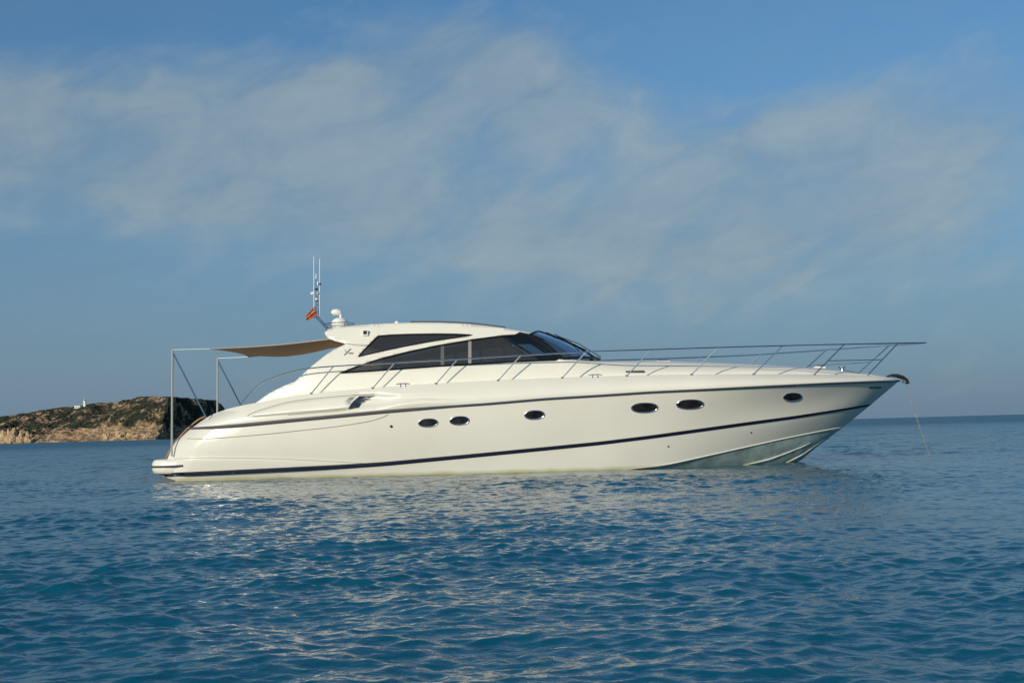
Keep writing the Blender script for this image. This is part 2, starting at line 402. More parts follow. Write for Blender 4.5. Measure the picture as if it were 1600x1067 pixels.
def island_z(Xg, Yg):
    rx = [ix(p, 950) for p, _ in RIDGE]; rz = [iz(p, q, 950) for p, q in RIDGE]
    H1 = np.interp(Xg, rx, rz); H1 = H1*1.0
    n = fbm(Xg, Yg, 30); n2 = fbm(Xg+300, Yg, 9)
    pxs = [-300, -60, 60, 150, 205, 240]; Ws = [70, 70, 75, 62, 36, 22]
    W = np.interp(Xg, [ix(p) for p in pxs], Ws)
    shore = YI + fbm(Xg*1.0, Yg*0+7, 22)*9
    d = (Yg-shore)
    shelf = np.interp(Xg, [ix(p) for p in (-300, 0, 40, 55, 92, 108, 160, 175, 205, 240)], [4, 7, 5.5, 5.5, 6, 14, 14, 14, 16, 12])*(1+.9*n2*(Xg < ix(45)))
    ledge = smst(ix(42), ix(54), Xg)*(1-smst(ix(150), ix(166), Xg)); zs = shelf*np.clip(d/16, 0, 1)**(.8)*(1-ledge)+ledge*(shelf*smst(14, 20, d)*.4+np.minimum(shelf, 6.2)*np.clip(d/14, 0, 1)*.98*(1-.4*smst(14, 20, d)))
    up = smst(10, 1, 0) if False else np.clip((d-12)/(W-4), 0, 1)
    up = up**.75
    z1 = zs + (H1-shelf)*up
    z1 = np.where(d > W+8, H1*(1-np.clip((d-W-8)/160, 0, 1)**1.5), z1)
    z1 = z1 + n*5*np.clip(d/10, 0, 1)*(1-.8*np.clip((d-W+12)/12, 0, 1)) + n2*(2.6-2.0*smst(ix(40), ix(52), Xg)*(1-smst(ix(150), ix(165), Xg))*(d < 14))*np.clip(d/8, 0, 1)*(1-.7*np.clip((d-W+8)/8, 0, 1))
    edge = ix(247) + (Yg-YI)*.10 + fbm(Yg, Xg*0+3, 14)*3
    cl = np.clip((edge-Xg)/2.2, 0, 1)
    z1 = np.where(d < 0, d*.8, z1)
    z1 = z1*cl - 6*(1-cl)
    H2 = np.interp(Xg, [ix(p, 965) for p, _ in RIDGE2], [iz(p, q, 965) for p, q in RIDGE2])
    d2 = Yg-(922+2.1*np.clip(Xg-ix(240), 0, ix(292)-ix(240))+fbm(Xg, Yg*0+11, 12)*4); z2 = H2*np.clip(d2/17, 0, 1)**.6 + n2*3*np.clip(d2/8, 0, 1)*(1-.8*np.clip((d2-14)/8, 0, 1))
    z2 = np.where(d2 > 40, H2*(1-np.clip((d2-40)/90, 0, 1)), z2)
    e2 = ix(312, 950) + fbm(Yg, Xg*0+9, 10)*3; c2 = np.clip((e2-Xg)/7+1, 0, 1)
    z2 = np.where(d2 < 0, -6, z2*c2-6*(1-c2))
    z2 = np.where(Xg < ix(205), -6, z2)
    return np.maximum(z1, z2), shelf, d
def build_island():
    x = np.arange(ix(-300), ix(345), .9); y = np.concatenate([np.arange(885, 975, .9), np.arange(975, 1150, 4)])
    XX, YY = np.meshgrid(x, y); Z, _, _ = island_z(XX, YY)
    jx = fbm(XX, Z*1.0+YY, 7)*2.2; jy = fbm(XX+70, Z+YY, 7)*2.2
    V = np.stack([XX+jx, YY+jy, Z], -1).reshape(-1, 3)
    ny, nx = XX.shape; idx = np.arange(ny*nx).reshape(ny, nx)
    Fq = np.stack([idx[:-1, :-1], idx[:-1, 1:], idx[1:, 1:], idx[1:, :-1]], -1).reshape(-1, 4)
    keep = (V[:, 2][Fq] > -5.5).any(1); Fq = Fq[keep]
    me = bpy.data.meshes.new('island'); me.from_pydata(V.tolist(), [], Fq.tolist()); me.update()
    m = bpy.data.materials.new('island_rock'); m.use_nodes = True; nt = m.node_tree; b = nt.nodes['Principled BSDF']; N = nt.nodes; L = nt.links
    b.inputs['Roughness'].default_value = .95; b.inputs['Specular IOR Level'].default_value = .1
    g = N.new('ShaderNodeNewGeometry')
    def noise(sc, det=6, r=.6, zs=1.0):
        mp = N.new('ShaderNodeMapping'); mp.inputs['Scale'].default_value = (1, 1, zs); L.new(g.outputs['Position'], mp.inputs[0])
        n = N.new('ShaderNodeTexNoise'); n.inputs['Scale'].default_value = sc; n.inputs['Detail'].default_value = det; n.inputs['Roughness'].default_value = r; L.new(mp.outputs[0], n.inputs['Vector']); return n.outputs['Fac']
    r = N.new('ShaderNodeValToRGB'); e = r.color_ramp.elements; e[0].position = .38; e[0].color = (.13, .095, .07, 1); e[1].position = .62; e[1].color = (.56, .38, .22, 1)
    L.new(noise(.25, 8, .65, 2.5), r.inputs[0])
    r3 = N.new('ShaderNodeValToRGB'); e = r3.color_ramp.elements; e[0].position = .46; e[0].color = (0, 0, 0, 1); e[1].position = .56; e[1].color = (1, 1, 1, 1)
    s = N.new('ShaderNodeSeparateXYZ'); L.new(g.outputs['Position'], s.inputs[0])
    hz = N.new('ShaderNodeMapRange'); hz.inputs[1].default_value = 5.5; hz.inputs[2].default_value = 12; hz.inputs[3].default_value = -.22; hz.inputs[4].default_value = .035; L.new(s.outputs[2], hz.inputs[0])
    ad = N.new('ShaderNodeMath'); L.new(noise(.12, 7, .65), ad.inputs[0]); L.new(hz.outputs[0], ad.inputs[1]); L.new(ad.outputs[0], r3.inputs[0])
    mx = N.new('ShaderNodeMix'); mx.data_type = 'RGBA'; L.new(r3.outputs[0], mx.inputs[0]); L.new(r.outputs[0], mx.inputs[6]); mx.inputs[7].default_value = (.035, .042, .030, 1)
    L.new(mx.outputs[2], b.inputs['Base Color'])
    bp = N.new('ShaderNodeBump'); bp.inputs['Strength'].default_value = 1; bp.inputs['Distance'].default_value = 2.0; L.new(noise(.45, 8, .65), bp.inputs['Height']); L.new(bp.outputs[0], b.inputs['Normal'])
    me.materials.append(m); me.polygons.foreach_set('use_smooth', [False]*len(me.polygons))
    o = bpy.data.objects.new('island', me); scene.collection.objects.link(o); tag(o, 'low rocky island with tan cliffs and dark scrub', kind='structure')
    # scrub: thousands of low bushes, one mass
    t = (1+5**.5)/2
    ico = [(-1, t, 0), (1, t, 0), (-1, -t, 0), (1, -t, 0), (0, -1, t), (0, 1, t), (0, -1, -t), (0, 1, -t), (t, 0, -1), (t, 0, 1), (-t, 0, -1), (-t, 0, 1)]
    icf = [(0, 11, 5), (0, 5, 1), (0, 1, 7), (0, 7, 10), (0, 10, 11), (1, 5, 9), (5, 11, 4), (11, 10, 2), (10, 7, 6), (7, 1, 8), (3, 9, 4), (3, 4, 2), (3, 2, 6), (3, 6, 8), (3, 8, 9), (4, 9, 5), (2, 4, 11), (6, 2, 10), (8, 6, 7), (9, 8, 1)]
    xs = rng.uniform(ix(-200), ix(340), 15000); ys = rng.uniform(905, 972, 15000)
    z, sh, d = island_z(xs, ys); n = fbm(xs+90, ys+40, 16)
    ok = (z > np.maximum(6.0, sh*.95)) & (n > np.where(xs < ix(110), -.06, .05)) & (z > 0)
    mb = MB(); c = 0
    for X_, Y_, Z_ in zip(xs[ok], ys[ok], z[ok]):
        r_ = random.uniform(.5, 1.25); mb.add([(X_+p[0]*r_*.62*random.uniform(.7, 1.2), Y_+p[1]*r_*.62*random.uniform(.7, 1.2), Z_+.1+p[2]*r_*.33*random.uniform(.7, 1.2)) for p in ico], icf); c += 1
        if c > 5200: break
    so_ = mb.build('scrub', mat('scrub_green', (.032, .040, .024), .9, var=.5, vscale=.15), smooth=False, fix=False)
    tag(so_, 'dark green scrub covering the upper slopes of the island', 'scrub', kind='stuff')
build_island()
def build_rocks():
    rm = mat('shore_rock', (.46, .32, .19), .95, var=.35, vscale=.5, bump=1, bscale=2)
    spec = [(6, 668, 688, 9, 'tan boulder cut by the left edge of the picture, on the shore'), (17, 660, 688, 13, 'tallest tan boulder at the left end of the island shore'), (31, 672, 686, 8, 'small pale boulder right of the tallest one on the shore'),
            (45, 668, 687, 10, 'orange tan boulder at the left end of the flat pale shelf'), (188, 668, 686, 12, 'leaning tan boulder below the scrub in the middle of the shore'), (207, 673, 686, 14, 'long low boulder left of the dark cleft by the shore'),
            (168, 672, 687, 11, 'rounded boulder at the right end of the flat pale shelf'), (232, 675, 685, 13, 'grey boulder at the foot of the shaded cliff')]
    for px, t_, b_, w, lab in spec:
        Y = 902.0; c = P(px, b_, Y); c.z = 0; h = (P(px, t_, Y).z+1)*.62; wr = w/2.06/2*1.25
        bm = bmesh.new(); bmesh.ops.create_icosphere(bm, subdivisions=3, radius=1)
        k = random.uniform(0, 50)
        for v in bm.verts:
            n = float(fbm(np.array(v.co.x*3+k), np.array(v.co.y*3+v.co.z*4), 2.0)); s = 1+.75*n
            v.co = Vector((v.co.x*wr*s*1.15, v.co.y*wr*s, (v.co.z*.62+.38)*h*s))
        me = bpy.data.meshes.new('boulder'); bm.to_mesh(me); bm.free(); me.materials.append(rm)
        o = bpy.data.objects.new('boulder', me); scene.collection.objects.link(o); o.location = c
        tag(o, lab, 'boulder', 'boulders along the island shore')
build_rocks()
def build_lighthouse():
    Y = 976.0; bx = P(132.5, 627.5, Y); gz = float(island_z(np.array([bx.x]), np.array([Y]))[0][0])-1
    h = 7.6
    t = thing('lighthouse', (bx.x, Y, gz), 'small white round lighthouse on top of the island ridge', 'lighthouse')
    MB().lathe((bx.x, Y, gz), [(1.35, 0), (1.15, h*.35), (1.0, h*.74)], 20).build('tower', M['stone'], t)
    MB().lathe((bx.x, Y, gz), [(1.45, h*.74), (1.45, h*.78)], 20).build('gallery', M['stone'], t)
    ln = MB().lathe((bx.x, Y, gz), [(.65, h*.78), (.65, h*.92)], 12).build('lantern', M['port'], t)
    MB().lathe((bx.x, Y, gz), [(.85, h*.92), (.5, h*.98), (.05, h)], 12).build('dome', M['stone'], t)
    x0 = P(122, 628, Y-3); g2 = float(island_z(np.array([x0.x]), np.array([Y-3]))[0][0])
    hgt = 2.0
    t = thing('keeper_house', (x0.x, Y-3, g2-.5), 'tiny low white building left of the lighthouse on the ridge', 'building')
    MB().box((x0.x, Y-3, g2-.5+hgt/2), (4.6, 4, hgt+.5)).build('wall', M['stone'], t, smooth=False)
    MB().box((x0.x, Y-3, g2+hgt-.1), (4.9, 4.3, .3)).build('roof', M['stone'], t, smooth=False)
    MB().box((x0.x-.8, Y-5.02, g2+.8), (.7, .08, 1.5)).build('door', M['dark'], t, smooth=False)
    MB().box((x0.x+1, Y-5.02, g2+1.1), (.8, .08, .8)).build('window', M['dark'], t, smooth=False)
build_lighthouse()

# ================================================================== YACHT
RUB = [(302, 669.5), (342, 667.5), (407, 661.5), (460, 656.3), (520, 650.8), (572, 645.8), (610, 642.3), (700, 635.2), (760, 631.3), (850, 623.5), (940, 618), (1015, 613), (1090, 609.5), (1180, 604.8), (1292, 599.3), (1350, 597), (1405, 595)]
BOOT = [(250, 742), (332, 738.5), (407, 735), (520, 729.5), (600, 724.5), (725, 713), (850, 701), (940, 692), (1015, 682.8), (1090, 672.5), (1165, 662), (1240, 652), (1300, 642.8), (1360, 632.8)]
CHINE = [(275, 751), (600, 746), (800, 743), (960, 735.5), (1041, 726), (1122, 708), (1220, 686), (1285, 672.8), (1318, 667)]
KEEL = [(290, 800), (900, 790), (1100, 770), (1200, 746), (1230, 731), (1254, 717), (1272, 701.5), (1290, 688), (1318, 667)]
DECK = [(302, 667), (321, 653), (340, 643), (374, 634), (407, 628), (440, 621.5), (486, 614.5), (582, 606), (681, 599), (779, 594), (878, 590), (979, 587), (1080, 585.2), (1177, 584.6), (1272, 585), (1358, 586), (1385, 588), (1402, 593)]
def bowed(xs, ys, x1, p, r):
    # blunt rounded waterline from the last table entry to the stem
    x0, y0 = xs[-1], ys[-1]; n = 90
    for i in range(1, n+1): u = i/n; xs.append(x0+(x1-x0)*u); ys.append(max(.02, y0*(1-u**p)**r))
    return xs, ys
HB_RUB = bowed([302, 340, 400, 600, 800, 950, 1070], [1.95, 2.10, 2.18, 2.27, 2.30, 2.28, 2.22], 1405, 1.75, .585)
HB_BOOT = bowed([250, 400, 600, 800, 930], [1.95, 2.06, 2.12, 2.12, 2.06], 1360, 1.7, .60)
HB_CHINE = bowed([275, 600, 800, 880], [1.90, 2.02, 2.02, 1.97], 1318, 1.65, .70)
def cr(tab, px):
    xs = [p[0] for p in tab]; ys = [p[1] for p in tab]; return smoothx(xs, ys, px, 14)
def lin(tab, px): return interp(px, [p[0] for p in tab], [p[1] for p in tab])
def py_edge(tab, px):
    e0, e1 = tab[0][0], tab[-1][0]; w = min(14, px-e0, e1-px); w = max(w, .01)
    return smoothx([p[0] for p in tab], [p[1] for p in tab], px, w)
def hbf(tab, px):
    e0, e1 = tab[0][0], tab[0][-1]; w = max(.01, min(40-30*sst(1000, 1150, px), px-tab[0][0], tab[0][-1]-px)); return smoothx(tab[0], tab[1], px, w)
def rub(s): px = 302+(1405-302)*s; return np.array([px, py_edge(RUB, px), hbf(HB_RUB, px)])
def boot(s): px = 250+(1360-250)*s; return np.array([px, py_edge(BOOT, px), hbf(HB_BOOT, px)])
def chine(s): px = 275+(1318-275)*s; return np.array([px, py_edge(CHINE, px), hbf(HB_CHINE, px)])
def keel(s): px = 290+(1318-290)*s; return np.array([px, lin(KEEL, px), 0.0])
def deckl(s):
    px = 302+(1402-302)*s; h = hbf(HB_RUB, min(px*1.0, 1405))
    return np.array([px, py_edge(DECK, px), max(.03, h-.24*min(1, h/1.2)*sst(0, .06, s) - .02)])
STERN = ([642, 665, 689, 700, 716.5, 742], [345, 303, 276, 268.5, 262, 250])       # aft edge of the topsides
KNUCK = ([250, 320, 400, 520, 620, 660], [716.5, 715, 715.5, 721, 725, 727])
def topside(s, t):
    a, b = boot(s), rub(s); p = a*(1-t)+b*t
    e = interp(p[1], STERN[0], STERN[1]) - (250*(1-t)+302*t); p[0] += e*(1-sst(0, .10, s))
    p[2] -= .07*math.sin(math.pi*t)*sst(.55, .9, s)*(1-sst(.9, 1, s))*min(1, p[2]/.5)                # concave bow flare
    p[2] += .05*math.sin(math.pi*t)*(1-sst(.2, .7, s))                              # fuller amidships
    m = (p[0]-interp(p[1], STERN[0], STERN[1]))                                     # rounded quarters
    if m < 42: p[2] -= .34*(1-max(0, m)/42)**2.2
    if p[0] < 660:
        k = interp(p[0], KNUCK[0], KNUCK[1]); p[2] += .024*sst(-3.0, 4.0, p[1]-k)*(1-sst(460, 640, p[0]))
    return P(p[0], p[1], -p[2])
POD_U = ([380, 387, 392, 407, 454, 520, 561, 575], [653, 651, 647, 640.6, 627.5, 620, 617, 616])
POD_L = ([387, 450, 520, 541, 575], [653, 648, 642.5, 640, 638])
def upper(s, t):
    a, b = rub(s), deckl(s); p = a*(1-t)+b*t
    p[2] = a[2]+(b[2]-a[2])*t**1.7 + .05*math.sin(math.pi*t)*min(1, a[2])
    m = p[0]-interp(p[1], STERN[0], STERN[1])
    if m < 42: p[2] -= .34*(1-max(0, m)/42)**2.2*(1-t)**.0
    x, y = p[0], p[1]
    if 380 < x < 760:
        U = interp(x, *POD_U); Lw = interp(x, *POD_L)
        if x < 575: p[2] += .055*sst(-.5, 3.5, y-U)*sst(0, 4.0, Lw-y)*sst(384, 400, x)*(1-sst(540, 552, x-(640-y)*.9+ (640-y)*0))
        # intake mouth and the fluted fairing running forward from it
        if x > 535:
            yc = interp(x, [545, 605, 660, 735], [627, 625, 620.5, 622]); hw = interp(x, [540, 560, 590, 612, 660, 740], [2, 10, 10, 7, 3.0, 1.6])
            dep = interp(x, [540, 552, 600, 625, 680, 745], [0, .16, .13, .055, .04, 0])
            g = math.exp(-abs((y-yc)/hw)**3.2); p[2] -= dep*g
            p[2] += interp(x, [560, 640, 700, 745], [0, .035, .03, 0])*math.exp(-((y-yc-8)/6)**2)
    return P(p[0], p[1], -p[2])

yo = Vector((P(800, 700, 0).x, 0, 0))
YT = thing('motor_yacht', yo, 'long cream motor yacht with navy stripe, tinted windows and steel bow rails, at anchor', 'yacht')
NS = 420
S = [((i/(NS))) for i in range(NS+1)]
rows_t = [[topside(s, j/22) for s in S] for j in range(23)]
rows_b = [[Vector(P(*( (lambda a, c: (a[0], a[1], -a[2]))(chine(s)*(1-u)+boot(s)*u, 0) ))) for s in S] for u in (0, .33, .66, 1)]
rows_k = []
for j in range(9):
    u = j/8; row = []
    for s in S:
        a, c = keel(s), chine(s); p = a*(1-u)+c*u; A = P(a[0], a[1], 0); C = P(c[0], c[1], -c[2])
        q = A.lerp(C, u); q.z -= .10*math.sin(math.pi*u)*min(1, c[2]); row.append(q)
    rows_k.append(row)
hm = MB().grid(rows_t).grid(rows_b[:-1]+[rows_t[0]]); hk = MB().grid(rows_k[:-1]+[rows_b[0]])
bvh_hull_v = None
rows_u = [[upper(s, j/26) for s in S] for j in range(27)]
hm2 = MB().grid(rows_u)
allv = hm.v+hk.v+hm2.v; o1 = len(hm.v); off = o1+len(hk.v); allf = list(hm.f)+[tuple(i+o1 for i in q) for q in hk.f]+[tuple(i+off for i in q) for q in hm2.f]
BV = BVHTree.FromPolygons([Vector(v) for v in allv], allf)
def on(px, py, lift=0.0):
    d = ray(px, py).normalized(); h = BV.ray_cast(CAM, d)
    if h[0] is None: return None, None
    n = h[1];  n = -n if n.dot(d) > 0 else n
    return h[0]+n*lift, n
# transom
tr = []
for j in range(23):
    a = rows_t[j][0]; tr.append([Vector((a.x-.12*(1-(2*k/10-1)**2), a.y*(1-2*k/10), a.z)) for k in range(11)])
for row in (rows_b[:-1][::-1]):
    a = row[0]; tr.insert(0, [Vector((a.x-.12*(1-(2*k/10-1)**2), a.y*(1-2*k/10), a.z)) for k in range(11)])
hull = MB(); hull.add(hm.v, hm.f); hull.mirror(); hull.grid(tr)
HULL = hull.build('hull', M['hull'], YT, angle=34)
M['bottom'] = mat('bottom_water_glow', (.38, .47, .44), .4, coat=.2, var=.32, vscale=3.5)  # teal glow off the water and its bright ripples, painted into the bottom colour
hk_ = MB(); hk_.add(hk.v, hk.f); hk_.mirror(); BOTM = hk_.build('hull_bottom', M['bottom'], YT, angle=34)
up_ = MB(); up_.add(hm2.v, hm2.f); up_.mirror()
BUL = up_.build('gunwale', M['gel'], YT, angle=50)
# deck
dk = []
for i in range(0, NS+1, 4):
    a = rows_u[-1][i]; dk.append([Vector((a.x, a.y*(1-2*k/12), a.z+.03*(1-(2*k/12-1)**2)*abs(a.y))) for k in range(13)])
MB().grid(dk).build('deck', M['gel_top'], YT)

def ribbon(line, w0, w1, n, m, name, parent=YT, lift=.012):
    mb = MB(); top = []; bot = []
    for i in range(n+1):
        s = i/n; px, py = line(s); w = w0+(w1-w0)*s
        a, _ = on(px, py-w/2, lift); b, _ = on(px, py+w/2, lift)
        if a is None or b is None: continue
        top.append(a); bot.append(b)
    mb.grid([top, bot]); mb.mirror(); return mb.build(name, m, parent, solid=0, fix=False)
# boot stripe laid along the boot line
def stripe():
    mb = MB(); A = []; B = []
    for i in range(301):
        s = i/300; p = boot(s); w = interp(s, [0, .2, .8, 1], [3.0, 3.3, 2.8, 2.0])
        a = topside(s, w/ (abs(p[1]-rub(s)[1])+.01)); a = Vector((a.x, a.y-.008, a.z))
        b0_ = topside(s, 0); c = chine(s); k = min(1, w/max(abs(c[1]-p[1]), .5)); q = p*(1-k)+c*k; b = P(q[0], q[1], -(q[2]+.010)); b = Vector((b.x if s > .1 else max(b.x, b0_.x), min(b.y, b0_.y-.006), b.z))
        A.append(a); B.append(b)
    Mid = [ (a+b)/2+Vector((0, -.008, 0)) for a, b in zip(A, B)]
    mb.grid([A, Mid, B]); return mb.sides('boot_stripe', M['navy'], YT, fix=False)
stripe()
# rub rail
rr = MB(); pts = [P(rub(s)[0], rub(s)[1], -(rub(s)[2]+.012)) for s in [i/200 for i in range(201)]]
pts = [topside(i/200, 1.0)+Vector((0, -.012, 0)) for i in range(201)]
rr.tube(pts, [interp(i, [0, 10, 60, 75, 200], [.030, .045, .042, .030, .024]) for i in range(201)], 8)
rr.sides('rub_rail', M['grey'], YT)
st = MB(); st.tube([p+Vector((0, -.03, 0)) for p in pts[6:]], .008, 6); st.sides('rub_rail_insert', M['chrome'], YT)
# style lines scribed along hull
def seam(ptl, name='seam_line', r=.007, n=60, m='seam'):
    mb = MB(); c = [on(q[0], q[1], .001)[0] for q in spline(ptl, n)]; c = [p for p in c if p is not None]
    mb.tube(c, r, 5); return mb.sides(name, M[m], HULL, fix=False)
seam([(272, 716.6), (320, 715.2), (400, 715.8), (460, 717.8), (520, 721), (600, 725)], r=.005)
seam([(292, 685.2), (330, 685), (407, 679), (460, 673.5), (520, 667), (572, 659), (596, 652.5), (607, 647.5)], r=.009)
def seam2(ptl, r=.008, n=60, m='seam'):
    mb = MB(); c = [on(q[0], q[1], .001)[0] for q in spline(ptl, n)]; c = [p for p in c if p is not None]
    mb.tube(c, r, 5); return mb.sides('seam_line', M[m], BUL, fix=False)
seam2([(390, 652.5), (387, 650), (394, 645.5), (407, 640.6), (454, 627.5), (520, 620), (561, 617), (585, 615.8)], r=.009)
seam2([(450, 648), (490, 645), (520, 642.5), (541, 640.3)], r=.007)
# spray rails
def sprayrail(k):
    c = []
    for i in range(int(NS*(.55)), NS-int(14*k*2)-3, 3):
        u = k; a = rows_k[0][i]; j = int(u*8); fr = u*8-j; q = rows_k[j][i].lerp(rows_k[min(j+1, 8)][i], fr); c.append(q+Vector((0, -.01, 0)))
    mb = MB().tube(c, [.024*min(1, (len(c)-1-i)/12+.2) for i in range(len(c))], 4); return mb.sides('spray_rail', M['hull'], HULL, fix=False, angle=20)
sprayrail(.62); sprayrail(.28)
ch = MB().tube([p+Vector((0, -.008, 0)) for p in rows_b[0][::3]], .014, 5); ch.sides('chine_rail', M['hull'], HULL, fix=False, angle=20)

# bathing platform
def platform():
    a = P(234.5, 730, -1.7); b = P(300, 730, -1.9); zt = P(240, 718.5, -1.9).z; zb = P(245, 741, -1.9).z
    x0 = a.x; x1 = b.x; hw = 1.93; rc = .42; plan = []
    for (cx, cy, a0) in ((x0+rc, -hw+rc, 270), (x0+rc, hw-rc, 180)):
        for k in range(9):
            an = R(a0-90*k/8) if True else 0
            plan.append((cx+rc*math.cos(an), cy+rc*math.sin(an)))
    plan = [(x1, -hw)]+plan+[(x1, hw)]
    cx, cy = (x0+x1)/2, 0; rows = []
    for k in range(11):
        th = -90+180*k/10; ins = .07*(1-math.cos(R(th))); z = (zt+zb)/2+(zt-zb)/2*math.sin(R(th))
        rows.append([Vector((max(px_, x0)+(ins if px_ < x1-.01 else 0), py_*(1-ins/hw), z)) for px_, py_ in plan])
    mb = MB().grid(rows); b0 = len(mb.v)-len(plan)
    mb.f.append(tuple(range(b0, b0+len(plan)))); mb.f.append(tuple(range(len(plan)))[::-1])
    pf = mb.build('bathing_platform', M['gel'], YT, angle=50)
    zz = P(240, 729.2, -1.9).z
    loop = [Vector((px_-.006*(1 if px_ < x0+.4 else 0), py_*1.004, zz)) for px_, py_ in plan]
    e = on(286, 727.3, .012)[0]; loop = [e]+[Vector((v.x, v.y*1.0, v.z)) for v in loop[1:-1]]+[Vector((e.x, -e.y, e.z))]
    MB().tube(loop, .026, 6).build('fender_strip', M['grey'], pf)
    # dark underside bracket
    zc = P(260, 746, -1.7).z; X0 = P(247, 746, -1.7).x; X1 = P(276, 746, -1.7).x
    MB().add([(X0, -1.7, zb+.03), (X1+.3, -1.86, zb+.03), (X1+.3, -1.86, -.1), (X1-.15, -1.78, -.1), (X0, 1.7, zb+.03), (X1+.3, 1.86, zb+.03), (X1+.3, 1.86, -.1), (X1-.15, 1.78, -.1)],
             [(0, 1, 2, 3), (4, 7, 6, 5), (0, 4, 5, 1), (0, 3, 7, 4), (3, 2, 6, 7)]).build('platform_bracket', M['navy'], pf, smooth=False)
platform()

# portholes
def porthole(px, py, w, h):
    c, n = on(px, py, 0)
    loop = []; inner = []
    for k in range(28):
        a = 2*math.pi*k/28; ex = .86
        sx = math.copysign(abs(math.cos(a))**ex, math.cos(a)); sy = math.sin(a)
        q, _ = on(px+sx*w/2, py-sy*h/2-sx*.5, .006); loop.append(q)
        q2, _ = on(px+sx*w/2*.93, py-sy*h/2*.88-sx*.5, .010); inner.append(q2)
    for side in (1, -1):
        T = lambda p: Vector((p.x, p.y*side, p.z))
        ring = MB().tube([T(p) for p in loop]+[T(loop[0])], .016, 8, caps=False)
        o = ring.build('porthole', M['chrome'], YT)
        cc = on(px, py, .004)[0]
        g = MB().add([T(p) for p in inner]+[T(cc)], [(k, (k+1) % 28, 28) for k in range(28)]); g.build('pane', M['pane'], o)
for a in ((669, 660.5, 30, 12.5), (718, 657, 30, 13), (835, 648, 31, 13.5), (1007, 636.8, 41, 15), (1078, 631.5, 42, 14.5), (1238, 620, 28, 13)): porthole(*a)
def fitting(px, py, r, m, nm):
    c, n = on(px, py, .004)
    for sd in (1, -1):
        cc = Vector((c.x, c.y*sd, c.z)); nn = Vector((n.x, n.y*sd, n.z))
        MB().tube([cc-nn*.01, cc+nn*.012], r, 12).build(nm, M[m], HULL)
fitting(611.5, 666, .032, 'black', 'drain_outlet'); fitting(1044, 697, .02, 'grey', 'drain_outlet'); fitting(1173, 675, .02, 'chrome', 'drain_outlet')
# bow name marks: a short row of dark letters too small to read
for sd in (1, -1):
    mb = MB()
    for k in range(8):
        x0 = 1358+k*2.5
        q = [on(x0, 604.2-k*.05, .006)[0], on(x0+1.7, 604.2-k*.05, .006)[0], on(x0+1.5, 607-k*.05, .006)[0], on(x0+.1, 607-k*.05, .006)[0]]
        if all(q): mb.add([Vector((p.x, p.y*sd, p.z)) for p in q], [(0, 1, 2, 3)])
    mb.build('name_lettering', M['navy'], HULL, smooth=False, fix=False)
# air intake mouth
Z4 = lambda x, y: (460+x*.1875, 500+y*.1875)
M['intake'] = mat('intake_mesh', (.07, .085, .11), .3, metal=.5, var=.5, vscale=3)
def intake():
    for sd in (1, -1):
        def f(px, py):
            q = on(px, py, .02)[0]; return Vector((q.x, q.y*sd, q.z))
        v, fc = panel([Z4(448, 738), Z4(480, 690), Z4(545, 634), Z4(672, 628), Z4(620, 650), Z4(568, 682), Z4(535, 732)], [], f, 2.5)
        o = MB().add(v, fc).build('air_intake', M['intake'], BUL, fix=False)
        for k in range(3):
            a = f(*Z4(475+k*22, 725-k*22)); b = f(*Z4(545+k*45, 705-k*22))
            MB().tube([a, b], .010, 5).build('intake_slat', M['chrome'], o)
    mb = MB().tube([on(*Z4(*q), .012)[0] for q in ((440, 740), (475, 690), (510, 655), (545, 630))], .016, 6); mb.sides('intake_trim', M['white'], BUL)
intake()

# ---------------------------------------------------------------- superstructure
CR = [(872, 564.5), (890, 564.5), (925, 565.3), (940, 566), (1034, 566.3), (1128, 569.3), (1180, 571.5), (1240, 574.3), (1311, 579.6), (1349, 584), (1380, 588)]
CB = ([400, 480, 700, 800, 880, 935, 1000, 1100, 1200, 1300, 1350, 1385], [1.72, 1.80, 1.82, 1.76, 1.68, 1.62, 1.56, 1.42, 1.20, .72, .38, .08])
def cab_hb(px, py):
    b = smoothx(CB[0], CB[1], px, 25); d = max(0, (lin(DECK, max(px, 400))-py)/66); h = b-.10*d-.17*d*d
    if px > 880:
        dt = max(.03, (lin(DECK, px)-lin(CR, px))/66); bl = sst(885, 1010, px); h = h*(1-bl)+b*(1-.30*min(1.1, d/dt)**1.6)*bl
    return h
def cabin(px, py): return P(px, py, -cab_hb(px, py))
TOP = [tuple(q) for q in spline([(400, 629), (407, 624), (419, 615.5), (440, 604.5), (461, 596)], 16)]+[(470, 587.5), (479, 579), (492, 568), (507, 556), (522, 546), (535, 540), (541, 537.2), (527, 533.5), (513, 529), (508.5, 523), (507, 519.5), (511, 516.5), (517, 513.5), (550, 509), (591, 506.3), (647, 504.2), (704, 505.2), (737, 507.2), (781, 512.2), (800, 515.3), (815, 518.5), (830, 523.3), (846, 533.5), (862, 545), (878, 557.5), (888, 561.2), (900, 562.6), (912, 563.8), (940, 565.8), (985, 566), (1034, 566.3), (1080, 567.8), (1128, 569.3), (1180, 571.5), (1240, 574.3), (1311, 579.6), (1349, 584), (1372, 587)]
BOT = [(px, lin(DECK, px)+3) for px in range(1372, 403, -16)]
HOLE1 = [(560, 557), (567, 549), (579, 536.5), (590.5, 525.3), (610, 523.6), (640, 522.4), (680, 521.8), (712, 522.2), (738, 523.6), (712, 527.6), (680, 532.2), (640, 539.5), (610, 545.6), (583, 551.6)]
HOLE2 = [(533, 582.6), (556, 573.5), (580, 565.4), (600.6, 559), (640, 549.4), (685, 540), (737, 531.2), (785, 524.8), (805, 523.6), (822, 523.8), (834, 531), (850, 542), (866, 553), (874, 560), (868, 562.6), (831, 564), (795, 565.5), (760, 567.6), (700, 571.0), (640, 575.4), (580, 579.6)]
v, f = panel(TOP+BOT, [HOLE1, HOLE2], cabin, 6)
